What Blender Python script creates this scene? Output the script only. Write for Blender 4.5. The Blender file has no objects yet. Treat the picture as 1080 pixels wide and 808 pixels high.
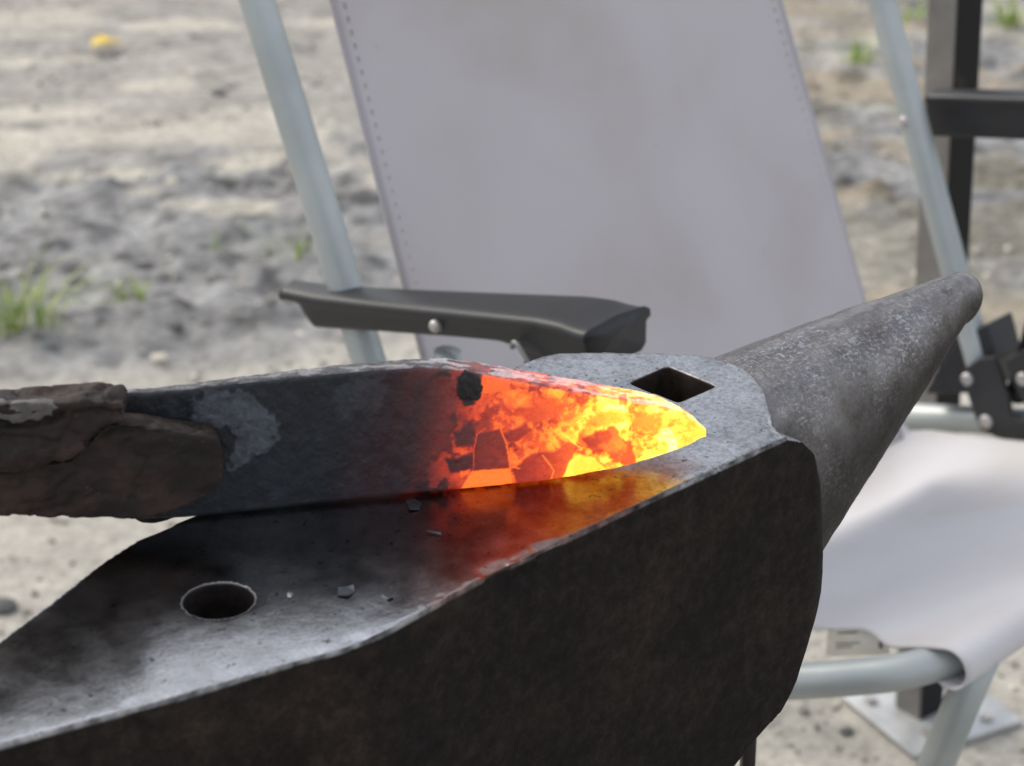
import bpy, bmesh, math, random
import numpy as np
from mathutils import Vector, Matrix
random.seed(7); RNG = np.random.default_rng(7)
SC = bpy.context.scene; COL = SC.collection
R = math.radians

# ------------------------------------------------------------------ camera numbers
F = 2500.0; PITCH = R(25); CAMH = 1.23
FW = np.array([0, math.cos(PITCH), -math.sin(PITCH)])
UP = np.array([0, math.sin(PITCH), math.cos(PITCH)])
RT = np.array([1.0, 0, 0]); CAM = np.array([0, 0, CAMH])
def onp(x, y, p, n):
    """point where the sight line of a photo pixel meets the real plane (p, n)"""
    d = FW + RT*(x-540)/F + UP*(404-y)/F
    p = np.array(p, float); n = np.array(n, float)
    return CAM + d*(np.dot(p-CAM, n)/np.dot(d, n))
def pz(x, y, z): return onp(x, y, (0, 0, z), (0, 0, 1))
def proj(P):
    d = P - CAM; w = d @ FW
    return 540 + F*(d @ RT)/w, 404 - F*(d @ UP)/w

# ------------------------------------------------------------------ numpy noise
def _h(ix, iy, iz, s):
    n = (ix.astype(np.int64)*374761393 + iy.astype(np.int64)*668265263 + iz.astype(np.int64)*2147483647 + s*974634777) & 0xffffffff
    n = ((n ^ (n >> 13))*1274126177) & 0xffffffff
    n = ((n ^ (n >> 16))*2246822519) & 0xffffffff
    return ((n ^ (n >> 15)) & 0xffffff)/float(0xffffff)
def vnoise(P, s=0):
    P = np.asarray(P, float); i = np.floor(P); f = P-i; f = f*f*f*(f*(f*6-15)+10)
    r = 0
    for dx in (0, 1):
        for dy in (0, 1):
            for dz in (0, 1):
                w = (f[:, 0] if dx else 1-f[:, 0])*(f[:, 1] if dy else 1-f[:, 1])*(f[:, 2] if dz else 1-f[:, 2])
                r = r + w*_h(i[:, 0]+dx, i[:, 1]+dy, i[:, 2]+dz, s)
    return r
def fbm(P, o=4, s=0, g=.5):
    P = np.asarray(P, float); r = 0; a = 1; t = 0
    for k in range(o):
        r = r + a*vnoise(P*(2.03**k) + 17.3*k, s+k); t += a; a *= g
    return r/t
def sstep(a, b, x):
    t = np.clip((x-a)/(b-a), 0, 1); return t*t*(3-2*t)
def inpoly(X, Y, poly):
    r = np.zeros(X.shape, bool); n = len(poly)
    for i in range(n):
        x0, y0 = poly[i]; x1, y1 = poly[(i+1) % n]
        c = ((y0 > Y) != (y1 > Y)) & (X < (x1-x0)*(Y-y0)/((y1-y0) if y1 != y0 else 1e-9)+x0)
        r ^= c
    return r
def pdist(X, Y, poly):
    """signed distance to polygon, negative inside"""
    d = np.full(X.shape, 1e9); n = len(poly)
    for i in range(n):
        x0, y0 = poly[i]; x1, y1 = poly[(i+1) % n]; dx, dy = x1-x0, y1-y0
        t = np.clip(((X-x0)*dx+(Y-y0)*dy)/(dx*dx+dy*dy+1e-12), 0, 1)
        d = np.minimum(d, np.hypot(X-x0-t*dx, Y-y0-t*dy))
    return np.where(inpoly(X, Y, poly), -d, d)

# ------------------------------------------------------------------ objects
def tag(o, label=None, cat=None, group=None, kind=None):
    if label: o['label'] = label
    if cat: o['category'] = cat
    if group: o['group'] = group
    if kind: o['kind'] = kind
    return o
def empty(name, loc, rz=0):
    o = bpy.data.objects.new(name, None); COL.objects.link(o); o.empty_display_size = .05
    o.location = loc; o.rotation_euler = (0, 0, rz); return o
def link(name, me, mat, parent=None, smooth=True):
    o = bpy.data.objects.new(name, me); COL.objects.link(o)
    if mat:
        me.materials.clear(); me.materials.append(mat)
    if parent: o.parent = parent
    if smooth and len(me.polygons): me.polygons.foreach_set('use_smooth', [True]*len(me.polygons))
    return o
def mesh_of(name, V, Fc):
    me = bpy.data.meshes.new(name); me.from_pydata([tuple(map(float, v)) for v in V], [], [tuple(int(i) for i in f) for f in Fc]); me.update(); return me
def grid_mesh(name, V, nu, nv, closed_v=False, caps=False):
    """V (nu*nv,3) row-major"""
    a = np.arange(nu*nv).reshape(nu, nv)
    if closed_v: b = np.concatenate([a, a[:, :1]], 1)
    else: b = a
    q = np.stack([b[:-1, :-1], b[1:, :-1], b[1:, 1:], b[:-1, 1:]], -1).reshape(-1, 4)
    me = bpy.data.meshes.new(name)
    faces = q.tolist()
    if caps: faces += [a[0][::-1].tolist(), a[-1].tolist()] if True else []
    me.from_pydata(V.tolist(), [], faces); me.update(); return me
def fix_normals(me):
    bm = bmesh.new(); bm.from_mesh(me); bmesh.ops.recalc_face_normals(bm, faces=bm.faces); bm.to_mesh(me); bm.free(); me.update()
def prism(outline, lo, hi, axis='z'):
    """outline 2-D closed; axis z: (x,y)->extrude z ; axis y: outline (x,z), extrude y"""
    bm = bmesh.new(); n = len(outline)
    def P(p, t): return (p[0], p[1], t) if axis == 'z' else (p[0], t, p[1])
    a = [bm.verts.new(P(p, lo)) for p in outline]; b = [bm.verts.new(P(p, hi)) for p in outline]
    bm.faces.new(a); bm.faces.new(b[::-1])
    for i in range(n): bm.faces.new((a[i], b[i], b[(i+1) % n], a[(i+1) % n]))
    bmesh.ops.recalc_face_normals(bm, faces=bm.faces)
    me = bpy.data.meshes.new('tmp'); bm.to_mesh(me); bm.free(); return me
def join_me(meshes):
    bm = bmesh.new()
    for m in meshes: bm.from_mesh(m)
    me = bpy.data.meshes.new('tmp'); bm.to_mesh(me); bm.free(); return me
def evalmods(me, mods):
    o = bpy.data.objects.new('tmp', me); COL.objects.link(o); extra = []
    for t, kw in mods:
        kw = dict(kw)
        if 'cut' in kw:
            c = bpy.data.objects.new('cut', kw.pop('cut')); COL.objects.link(c); extra.append(c); kw['object'] = c
        m = o.modifiers.new('m', t)
        for k, v in kw.items(): setattr(m, k, v)
    dg = bpy.context.evaluated_depsgraph_get(); dg.update()
    r = bpy.data.meshes.new_from_object(o.evaluated_get(dg))
    for x in extra+[o]: bpy.data.objects.remove(x)
    return r
def getco(me):
    a = np.empty(len(me.vertices)*3); me.vertices.foreach_get('co', a); return a.reshape(-1, 3)
def getno(me):
    a = np.empty(len(me.vertices)*3); me.vertices.foreach_get('normal', a); return a.reshape(-1, 3)
def setco(me, c): me.vertices.foreach_set('co', np.ascontiguousarray(c).ravel()); me.update()
def tube(path, r, n=16, closed=False, caps=True, r2=None):
    """round tube along a 3-D polyline; r may be a list"""
    P = [Vector(tuple(map(float, p))) for p in path]; m = len(P)
    rr = r if isinstance(r, (list, tuple, np.ndarray)) else [r]*m
    T = []
    for i in range(m):
        a = P[max(0, i-1)]; b = P[min(m-1, i+1)]; T.append((b-a).normalized())
    up = Vector((0, 0, 1)) if abs(T[0].z) < .9 else Vector((1, 0, 0))
    N = (up - T[0]*up.dot(T[0])).normalized(); V = []
    for i in range(m):
        N = (N - T[i]*N.dot(T[i])).normalized(); B = T[i].cross(N)
        for k in range(n):
            t = 2*math.pi*k/n
            V.append(P[i] + N*(math.cos(t)*rr[i]) + B*(math.sin(t)*(rr[i] if r2 is None else r2)))
    Fc = []
    for i in range(m-1):
        for k in range(n):
            Fc.append((i*n+k, (i+1)*n+k, (i+1)*n+(k+1) % n, i*n+(k+1) % n))
    if caps: Fc += [tuple(range(n)), tuple(reversed(range((m-1)*n, m*n)))]
    me = mesh_of('tube', V, Fc); fix_normals(me); return me
def smooth_path(pts, n=10):
    P = [np.array(p, float) for p in pts]; P = [2*P[0]-P[1]]+P+[2*P[-1]-P[-2]]; out = []
    for i in range(1, len(P)-2):
        for k in range(n):
            t = k/n; a, b, c, d = P[i-1:i+3]
            out.append(.5*((2*b)+(c-a)*t+(2*a-5*b+4*c-d)*t*t+(3*b-a-3*c+d)*t**3))
    out.append(P[-2]); return out
def box(c, s, ax=None):
    """c centre, s full sizes, ax three axes"""
    ax = ax or [(1, 0, 0), (0, 1, 0), (0, 0, 1)]; A = [np.array(a, float) for a in ax]; c = np.array(c, float)
    V = []
    for i in (-.5, .5):
        for j in (-.5, .5):
            for k in (-.5, .5): V.append(c+A[0]*i*s[0]+A[1]*j*s[1]+A[2]*k*s[2])
    me = mesh_of('box', V, [(0, 1, 3, 2), (4, 6, 7, 5), (0, 4, 5, 1), (2, 3, 7, 6), (0, 2, 6, 4), (1, 5, 7, 3)]); fix_normals(me); return me
def bevel(me, w, seg=2, angle=30):
    return evalmods(me, [('BEVEL', dict(width=w, segments=seg, limit_method='ANGLE', angle_limit=R(angle)))])
def flat_smooth(o, ang=40):
    me = o.data; bm = bmesh.new(); bm.from_mesh(me)
    for e in bm.edges: e.smooth = not (len(e.link_faces) == 2 and e.calc_face_angle(0) > R(ang))
    bm.to_mesh(me); bm.free()

# ------------------------------------------------------------------ materials
class NM:
    def __init__(s, name):
        s.m = bpy.data.materials.new(name); s.m.use_nodes = True; s.t = s.m.node_tree; s.N = s.t.nodes; s.L = s.t.links
        s.b = s.N['Principled BSDF']; s.out = s.N['Material Output']
    def n(s, t, **k):
        x = s.N.new(t)
        for a, b in k.items():
            if a in x.inputs: s.set(x, a, b)
            else: setattr(x, a, b)
        return x
    def set(s, x, a, b):
        if hasattr(b, 'is_linked') or isinstance(b, bpy.types.NodeSocket): s.L.new(b, x.inputs[a])
        else: x.inputs[a].default_value = b
    def coord(s, sc=(1, 1, 1), obj=True, rot=(0, 0, 0)):
        tc = s.N.new('ShaderNodeTexCoord'); mp = s.N.new('ShaderNodeMapping'); s.L.new(tc.outputs['Object' if obj else 'Generated'], mp.inputs[0])
        mp.inputs['Scale'].default_value = sc; mp.inputs['Rotation'].default_value = rot; return mp.outputs[0]
    def noise(s, scale, detail=4, rough=.55, vec=None, dist=0):
        x = s.N.new('ShaderNodeTexNoise'); x.inputs['Scale'].default_value = scale; x.inputs['Detail'].default_value = detail
        x.inputs['Roughness'].default_value = rough; x.inputs['Distortion'].default_value = dist
        s.L.new(vec or s.coord(), x.inputs['Vector']); return x.outputs['Fac']
    def ramp(s, fac, stops, interp='LINEAR'):
        x = s.N.new('ShaderNodeValToRGB'); s.L.new(fac, x.inputs[0]); cr = x.color_ramp; cr.interpolation = interp
        while len(cr.elements) < len(stops): cr.elements.new(.5)
        for e, (p, c) in zip(cr.elements, stops):
            e.position = p; e.color = (c, c, c, 1) if isinstance(c, (int, float)) else (*c, 1)
        return x.outputs[0]
    def mix(s, f, a, b, mode='MIX'):
        x = s.N.new('ShaderNodeMix'); x.data_type = 'RGBA'; x.blend_type = mode
        for i, v in ((0, f), (6, a), (7, b)):
            if isinstance(v, bpy.types.NodeSocket): s.L.new(v, x.inputs[i])
            elif i == 0: x.inputs[i].default_value = v
            else: x.inputs[i].default_value = (*v, 1) if not isinstance(v, (int, float)) else (v, v, v, 1)
        return x.outputs[2]
    def math(s, op, a, b=0.0, c=0.0):
        x = s.N.new('ShaderNodeMath'); x.operation = op
        for i, v in enumerate((a, b, c)):
            if isinstance(v, bpy.types.NodeSocket): s.L.new(v, x.inputs[i])
            else: x.inputs[i].default_value = v
        return x.outputs[0]
    def attr(s, name):
        x = s.N.new('ShaderNodeAttribute'); x.attribute_name = name; return x
    def bump(s, h, strength=.3, dist=.001, nrm=None):
        x = s.N.new('ShaderNodeBump'); x.inputs['Strength'].default_value = strength; x.inputs['Distance'].default_value = dist
        s.L.new(h, x.inputs['Height'])
        if nrm: s.L.new(nrm, x.inputs['Normal'])
        s.L.new(x.outputs[0], s.b.inputs['Normal']); return x.outputs[0]
    def put(s, **k):
        for a, b in k.items():
            a = a.replace('_', ' ')
            s.set(s.b, a, (*b, 1) if isinstance(b, tuple) and len(b) == 3 else b)
        return s.m
def simple(name, col, rough=.5, metal=0, var=.15, sc=30, bstr=.1, bdist=.0005, spec=.5):
    M = NM(name); f = M.noise(sc, 5)
    c = M.ramp(f, [(.25, tuple(x*(1-var) for x in col)), (.75, tuple(x*(1+var) for x in col))])
    M.bump(M.noise(sc*6, 4), bstr, bdist)
    return M.put(Base_Color=c, Roughness=rough, Metallic=metal, Specular_IOR_Level=spec)

def mat_anvil():
    M = NM('anvil_steel')
    at = M.attr('wear')                       # 1 = polished face, 0 = dark oxidised flank
    sep = M.n('ShaderNodeSeparateColor'); M.L.new(at.outputs['Color'], sep.inputs[0])
    wear, mott, edge = sep.outputs[0], sep.outputs[1], sep.outputs[2]
    n1 = M.noise(70, 6, .6); n2 = M.noise(600, 4, .7); n3 = M.noise(18, 4, .5)
    # bare steel
    bare = M.ramp(n1, [(.3, (.31, .31, .312)), (.5, (.41, .412, .418)), (.72, (.50, .505, .515))])
    fleck = M.ramp(n2, [(.34, .8), (.5, 1.0), (.68, 1.07)])
    bare = M.mix(1.0, bare, fleck, 'MULTIPLY')
    pit = M.noise(330, 2, .5); pits = M.ramp(pit, [(.27, .25), (.33, 1.0)])
    bare = M.mix(1.0, bare, pits, 'MULTIPLY')
    # horn: blotchy hammered / scratched
    sc1 = M.noise(700, 4, .7, M.coord((.42, 1, 1), rot=(0, 0, .9)), 0); sc2 = M.noise(640, 4, .7, M.coord((1, .42, .7), rot=(0, 0, -.3)), 0)
    scr = M.math('MAXIMUM', M.ramp(sc1, [(.52, 0.0), (.66, .9)]), M.ramp(sc2, [(.54, 0.0), (.68, .9)]))
    big = M.ramp(M.noise(24, 4, .6), [(.38, .05), (.62, 1.0)])
    hornc = M.mix(M.math('MULTIPLY', scr, big), M.ramp(M.noise(45, 5, .65), [(.3, (.13, .115, .105)), (.7, (.26, .245, .235))]), (.50, .50, .505)); hornc = M.mix(1.0, hornc, fleck, 'MULTIPLY')
    rustn = M.ramp(M.noise(120, 4, .7), [(.55, 0.0), (.7, .5)])
    hornc = M.mix(rustn, hornc, (.11, .07, .055))
    bare = M.mix(edge, bare, M.mix(1.0, bare, (.50, .22, .15), 'MULTIPLY'))  # edge channel: colours the steel to redden the bar's mirrored glow
    gr = M.attr('grain').outputs['Fac']; gsp = M.ramp(M.noise(430, 5, .75), [(.36, .50), (.5, .80), (.66, 1.02)])
    bare = M.mix(gr, bare, M.mix(1.0, bare, gsp, 'MULTIPLY'))
    light = M.mix(mott, bare, hornc)
    dark = M.ramp(n3, [(.3, (.008, .0065, .006)), (.5, (.013, .010, .0085)), (.72, (.023, .0165, .013))])
    dark = M.mix(1.0, dark, M.ramp(M.noise(150, 8, .78), [(.3, .30), (.5, .9), (.7, 1.9)]), 'MULTIPLY'); dspk = M.ramp(M.noise(380, 3, .6), [(.66, 0.0), (.74, .35)])
    dark = M.mix(dspk, dark, (.05, .04, .035))
    M.set(M.b, 'Base Color', M.mix(wear, dark, light))
    M.set(M.b, 'Metallic', M.math('MULTIPLY', wear, M.math('SUBTRACT', 1.0, M.math('MULTIPLY', mott, .05))))
    r = M.math('ADD', M.math('MULTIPLY', M.ramp(n1, [(.3, 0.0), (.7, 1.0)]), .08), .15)
    r = M.math('ADD', r, M.math('MULTIPLY', mott, .10)); r = M.math('ADD', r, M.math('MULTIPLY', gr, .07)); r = M.math('ADD', r, M.math('MULTIPLY', edge, .05))
    rr = M.mix(wear, .8, r)
    M.set(M.b, 'Roughness', rr)
    M.b.inputs['Specular IOR Level'].default_value = .14
    h = M.math('ADD', M.math('MULTIPLY', n2, .35), M.math('MULTIPLY', M.noise(150, 5, .6), .65))
    h = M.math('ADD', h, M.math('MULTIPLY', M.math('MULTIPLY', scr, mott), -.2))
    M.bump(h, .20, .00045)
    return M.m

def mat_hot():
    M = NM('hot_steel')
    g = M.attr('glow'); sc = M.attr('scale_col')
    n = M.ramp(M.noise(900, 4, .6), [(.3, .72), (.7, 1.22)])
    c = M.mix(1.0, sc.outputs['Color'], n, 'MULTIPLY')
    M.bump(M.math('ADD', M.noise(250, 5, .65), M.math('MULTIPLY', M.noise(1100, 3, .6), .3)), .55, .0009)
    e = M.mix(1.0, g.outputs['Color'], M.ramp(M.noise(1300, 3, .6), [(.3, .86), (.7, 1.12)]), 'MULTIPLY')
    return M.put(Base_Color=c, Roughness=.62, Metallic=.0, Specular_IOR_Level=.35, Emission_Color=e, Emission_Strength=1.0)

def mat_rust():
    M = NM('rusty_tong_iron')
    n = M.noise(45, 6, .6)
    c = M.ramp(n, [(.28, (.007, .0045, .0035)), (.5, (.017, .010, .0075)), (.72, (.05, .027, .020))])
    c = M.mix(M.ramp(M.noise(500, 3, .6), [(.66, 0.0), (.76, .3)]), c, (.16, .13, .12))
    M.bump(M.math('ADD', M.noise(160, 6, .65), M.noise(700, 3, .6)), .45, .0007)
    return M.put(Base_Color=c, Roughness=.68, Metallic=.1, Specular_IOR_Level=.35)

def mat_fabric(name, col, trans=False):
    M = NM(name)
    w1 = M.n('ShaderNodeTexNoise', Scale=1500.0, Detail=2.0); M.L.new(M.coord((1, 1, 1)), w1.inputs['Vector'])
    st = M.ramp(M.noise(7, 4, .5, dist=.4), [(.28, tuple(x*k_ for x, k_ in zip(col, (.90, .87, .82)))), (.5, col), (.72, tuple(x*1.05 for x in col))])
    spots = M.ramp(M.noise(95, 2, .5), [(.75, 0.0), (.80, .4)])
    c = M.mix(spots, st, tuple(x*.55 for x in col))
    M.bump(M.math('ADD', M.math('MULTIPLY', w1.outputs[0], .3), M.noise(16, 4, .55, M.coord((1, 1, .35)))), .35, .004)
    return M.put(Base_Color=c, Roughness=.9, Specular_IOR_Level=.2, Sheen_Weight=.15)

def mat_ground():
    M = NM('muddy_ground')
    a = M.attr('gcol')
    f1 = M.ramp(M.noise(60, 6, .7), [(.28, .55), (.5, 1.0), (.72, 1.3)])
    f2 = M.ramp(M.noise(9, 5, .6), [(.3, .82), (.7, 1.15)])
    grit = M.ramp(M.noise(420, 3, .6), [(.3, .75), (.6, 1.0), (.8, 1.3)])
    c = M.mix(1.0, a.outputs['Color'], f1, 'MULTIPLY'); c = M.mix(1.0, c, f2, 'MULTIPLY'); c = M.mix(1.0, c, grit, 'MULTIPLY')
    w = M.attr('wet').outputs['Fac']
    M.set(M.b, 'Roughness', M.mix(w, .85, .33)); M.set(M.b, 'Base Color', c)
    M.bump(M.math('ADD', M.noise(90, 6, .7), M.math('MULTIPLY', M.noise(380, 3, .6), .35)), .6, .006)
    M.b.inputs['Specular IOR Level'].default_value = .5
    return M.m

# ------------------------------------------------------------------ ground
def band_coords(X, Y):
    """photo-like coordinates of ground points, used to lay the mud band along its slanting course"""
    P = np.stack([X, Y, np.zeros_like(X)], 1)
    return X, Y
def build_ground():
    # fine patch where the photo looks, coarse rings beyond
    xs = np.concatenate([np.linspace(-40, -2.2, 14)[:-1], np.linspace(-2.2, 2.2, 440), np.linspace(2.2, 40, 14)[1:]])
    ys = np.concatenate([np.linspace(-20, 1.2, 8)[:-1], np.linspace(1.2, 5.6, 480), np.linspace(5.6, 90, 16)[1:]])
    X, Y = np.meshgrid(xs, ys, indexing='ij'); X = X.ravel(); Y = Y.ravel(); Z0 = np.zeros_like(X)
    P = np.stack([X, Y, Z0], 1)
    # mud band: between two slanting lines (in metres), wavering
    wav = (fbm(P*1.7, 3, 3)-.5)*.5 + (fbm(P*6, 3, 5)-.5)*.18
    t = Y - .42*(X+.5) + wav
    lo, hi = 2.72, 3.55
    mud = sstep(lo-.10, lo+.14, t)*(1-sstep(hi-.12, hi+.25, t))
    mudR = sstep(.35, .75, X)*sstep(2.75, 3.1, Y+wav)          # right of the chair the mud goes on to the grass
    mud = np.maximum(mud, mudR*.85)
    lump = fbm(P*13, 5, 11, .6); lump2 = fbm(P*np.array([20, 30, 20]), 4, 21, .55)
    fade = sstep(-2.2, -1.9, X)*(1-sstep(1.9, 2.2, X))*sstep(1.2, 1.4, Y)*(1-sstep(5.2, 5.6, Y))
    Z = (mud*((np.maximum(lump, .38)-.5)*.036 + (lump2-.5)*.022 + (fbm(P*np.array([50, 60, 50]), 3, 46)-.5)*.016) + (fbm(P*7, 4, 31)-.5)*.010 + (fbm(P*np.array([5, 9, 5]), 4, 33)-.5)*.02*sstep(3.3, 3.9, Y))*fade
    V = np.stack([X, Y, Z], 1)
    me = grid_mesh('ground', V, len(xs), len(ys)); fix_normals(me)
    conc = np.array([.43, .405, .35]); mudc = np.array([.245, .242, .235]); tan = np.array([.335, .315, .28]); sand = np.array([.56, .52, .43])
    up = sstep(3.4, 4.0, t)[:, None]
    c = conc*(1-up)+tan*up
    c = c*(.78+.40*fbm(P*np.array([26, 40, 24]), 5, 43, .7))[:, None]
    c = c*(1-.35*sstep(.62, .68, fbm(P*np.array([34, 48, 30]), 3, 44, .55))*sstep(2.6, 2.8, Y))[:, None]
    m = mud[:, None]; mv = ((.25+1.5*(fbm(P*20, 5, 41, .6)))*(1-.65*sstep(.56, .64, fbm(P*np.array([28, 45, 28]), 4, 45, .6))))[:, None]
    c = c*(1-m)+(mudc*mv)*m
    pat = sstep(.62, .70, fbm(P*np.array([5.0, 9.0, 1]), 5, 51))*sstep(2.9, 3.3, Y)*.7
    # pale sand-coloured patches where the photo has them
    for (px, py, rx, ry) in ((250, 216, 60, 11), (270, 168, 52, 15), (30, 150, 60, 12), (120, 185, 70, 8), (60, 60, 60, 7), (190, 30, 60, 5), (160, 90, 45, 6), (330, 150, 26, 26), (150, 200, 22, 6), (400, 190, 25, 12), (35, 120, 50, 8)):
        q = pz(px, py, 0); sx = rx/F*np.hypot(q[1], CAMH)*1.0; sy = ry/F*np.hypot(q[1], CAMH)/math.sin(math.atan2(CAMH, q[1]))
        d = np.hypot((X-q[0])/sx, (Y-q[1])/sy) + (fbm(P*16, 5, 61, .6)-.5)*2.4
        pat = np.maximum(pat, 1-sstep(.55, 1.2, d))
    c = c*(1-.75*pat[:, None])+sand*.75*pat[:, None]
    # damp brown/olive stains on the right
    mo = sstep(.46, .54, fbm(P*np.array([2.6, 5, 1])+3.1, 4, 71))*sstep(.2, .6, X)*sstep(2.5, 2.9, Y)
    puddle = np.zeros_like(X)
    for (px, py, rx, ry) in ((882, 94, 42, 20), (1062, 185, 46, 26), (1068, 230, 40, 12), (850, 40, 18, 16)):
        q = pz(px, py, 0); sx = rx/F*np.hypot(q[1], CAMH); sy = ry/F*np.hypot(q[1], CAMH)/math.sin(math.atan2(CAMH, q[1]))
        puddle = np.maximum(puddle, 1-sstep(.6, 1.1, np.hypot((X-q[0])/sx, (Y-q[1])/sy)+(fbm(P*14, 4, 66)-.5)*1.4))
    mo = np.maximum(mo*.6, puddle)
    c = c*(1-.75*mo[:, None])+np.array([.115, .095, .04])*.75*mo[:, None]
    och = sstep(.54, .62, fbm(P*np.array([4, 8, 1])+7.7, 4, 72))*sstep(.2, .5, X)*sstep(2.6, 2.9, Y)
    c = c*(1-.6*och[:, None])+np.array([.35, .285, .20])*.6*och[:, None]
    ca = me.color_attributes.new('gcol', 'FLOAT_COLOR', 'POINT'); a = np.ones((len(V), 4)); a[:, :3] = c; ca.data.foreach_set('color', a.ravel())
    w = me.attributes.new('wet', 'FLOAT', 'POINT'); w.data.foreach_set('value', (mud*sstep(.35, .6, fbm(P*9, 3, 81))*(1-pat)*.9).astype(float)+puddle*.8)
    o = link('ground', me, mat_ground()); tag(o, 'grey muddy sand ground with pale patches', kind='structure')
    return o
build_ground()

def copy_to(o, loc, rz, s, label, group):
    c = o.copy(); COL.objects.link(c); c.location = loc; c.rotation_euler = (0, 0, rz); c.scale = (s, s, s); tag(c, label, o['category'], group); return c
# grass tufts
def blade_mesh(n, h, spread, seed):
    rg = random.Random(seed); V = []; Fc = []
    for i in range(n):
        a = rg.uniform(0, 6.283); lean = rg.uniform(.1, 1)*spread; hh = h*rg.uniform(.5, 1.1); w = rg.uniform(.0012, .0026)
        bx, by = rg.gauss(0, .012), rg.gauss(0, .012); d = Vector((math.cos(a), math.sin(a), 0)); sd = Vector((-d.y, d.x, 0)); b0 = len(V)
        for k in range(6):
            t = k/5; p = Vector((bx, by, 0))+d*(lean*hh*t*t)+Vector((0, 0, hh*t*(1-.35*lean*t))); ww = w*(1-t)**.6
            V += [p-sd*ww, p+sd*ww]
        for k in range(5): Fc.append((b0+2*k, b0+2*k+1, b0+2*k+3, b0+2*k+2))
    return mesh_of('grass', V, Fc)
Mg = NM('grass_blade'); MG = Mg.put(Base_Color=Mg.ramp(Mg.noise(40, 3), [(.3, (.17, .27, .045)), (.5, (.30, .40, .08)), (.7, (.50, .46, .16))]), Roughness=.6, Transmission_Weight=0.0)
grass = [((14, 350), 34, .14, 1.2, 'tallest bright green grass tuft at the left edge of the mud'), ((46, 348), 18, .12, 1.5, 'leaning yellow-green grass tuft right beside the tallest one'),
         ((138, 318), 22, .05, .9, 'small green grass tuft alone in the middle of the dark mud'), ((238, 262), 8, .045, .8, 'sparse grass sprig just below the large pale patch'),
         ((312, 272), 12, .075, .9, 'thin grass sprig beside the left tube of the chair back'), ((905, 70), 30, .075, 1.0, 'wispy grass tuft between chair fabric and right chair tube'),
         ((965, 22), 26, .07, .9, 'grass tuft left of the black steel post at its top'), ((1062, 30), 45, .10, 1.1, 'dense yellowing grass tuft right of the black steel post')]
for i, ((x, y), n, h, sp, lab) in enumerate(grass):
    q = pz(x, y, 0); o = link('grass_tuft', blade_mesh(n, h, sp, 20+i), MG); o.location = (q[0], q[1], -.004); tag(o, lab, 'grass tuft', 'grass tufts growing in the mud')
# pebbles
def pebble_mesh(seed):
    bm = bmesh.new(); bmesh.ops.create_icosphere(bm, subdivisions=3, radius=1)
    c = np.array([v.co[:] for v in bm.verts]); f = .75+.5*fbm(c*1.3+seed*5, 3, seed)
    for v, k in zip(bm.verts, f): v.co = Vector((v.co.x*k, v.co.y*k*.8, v.co.z*k*.5))
    me = bpy.data.meshes.new('pebble'); bm.to_mesh(me); bm.free(); return me
MPd = simple('dark_stone', (.10, .10, .095), .8, 0, .3, 60); MPl = simple('pale_stone', (.5, .46, .38), .8, 0, .2, 60)
peb = [((3, 642), .016, 0, 'dark stone at the left frame edge beside the anvil heel'), ((205, 78), .012, 1, 'small pale pebble right of the yellow leaf'), ((230, 100), .015, 0, 'dark pebble above the pale patch'),
       ((204, 40), .010, 0, 'dark pebble high up beyond the yellow leaf'), ((181, 194), .013, 1, 'cream pebble left of the long pale patch'), ((262, 243), .013, 1, 'cream pebble between two grass sprigs'),
       ((185, 345), .012, 0, 'dark pebble at the lower rim of the mud'), ((168, 380), .011, 1, 'pale pebble on the sand above the tongs'), ((82, 300), .016, 0, 'dark wet stone beside the leaning grass tuft'),
       ((228, 298), .015, 0, 'dark wet stone in the mud left of the chair'), ((893, 772), .007, 0, 'tiny dark pebble beside the base plate of the post'), ((1052, 758), .006, 1, 'tiny pale pebble right of the chair leg')]
for i, ((x, y), s, k, lab) in enumerate(peb):
    q = pz(x, y, 0); o = link('pebble', pebble_mesh(i+1), MPl if k else MPd); o.location = (q[0], q[1], s*.2); o.scale = (s, s, s); o.rotation_euler = (0, 0, i*1.3); tag(o, lab, 'stone', 'loose stones on the ground')
# loose grit: nobody could count it, one object
gv = []; gf = []; rg = np.random.default_rng(5)
for i in range(2600):
    px, py = rg.uniform(-60, 1140), rg.uniform(-40, 860)
    q = pz(px, py, 0); r_ = rg.choice([.0022, .0035, .005, .008], p=[.45, .33, .16, .06])*(1 if q[1] > 2.4 else .75)
    a = rg.uniform(0, 6.28, 6); rr_ = r_*rg.uniform(.6, 1.3, 6); b = len(gv)
    for k in range(6): t = k*math.pi/3+a[0]; gv.append((q[0]+rr_[k]*math.cos(t), q[1]+rr_[k]*math.sin(t), -.001))
    for k in range(6): t = k*math.pi/3+a[0]; gv.append((q[0]+rr_[k]*.7*math.cos(t), q[1]+rr_[k]*.7*math.sin(t), r_*.7))
    gf.append(tuple(range(b+6, b+12)))
    for k in range(6): gf.append((b+k, b+(k+1) % 6, b+6+(k+1) % 6, b+6+k))
gm = NM('loose_grit'); gmm = gm.put(Base_Color=gm.ramp(gm.noise(30, 2, .5), [(.36, (.13, .125, .11)), (.47, (.24, .225, .195)), (.55, (.40, .37, .31)), (.66, (.62, .58, .50))]), Roughness=.8)
go = link('gravel', mesh_of('gravel', gv, gf), gmm, None, False); tag(go, 'loose grit and small stones strewn over the muddy ground', 'gravel', kind='stuff')
q = pz(113, 52, 0)
lf = np.array([(0, 0), (.012, .012), (.03, .015), (.048, .006), (.06, 0), (.046, -.008), (.028, -.014), (.01, -.01)])
me = mesh_of('leaf', [(x-.03, y, .004+.008*abs(math.sin(x*60))+abs(y)*.3) for x, y in lf], [tuple(range(8))])
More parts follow.
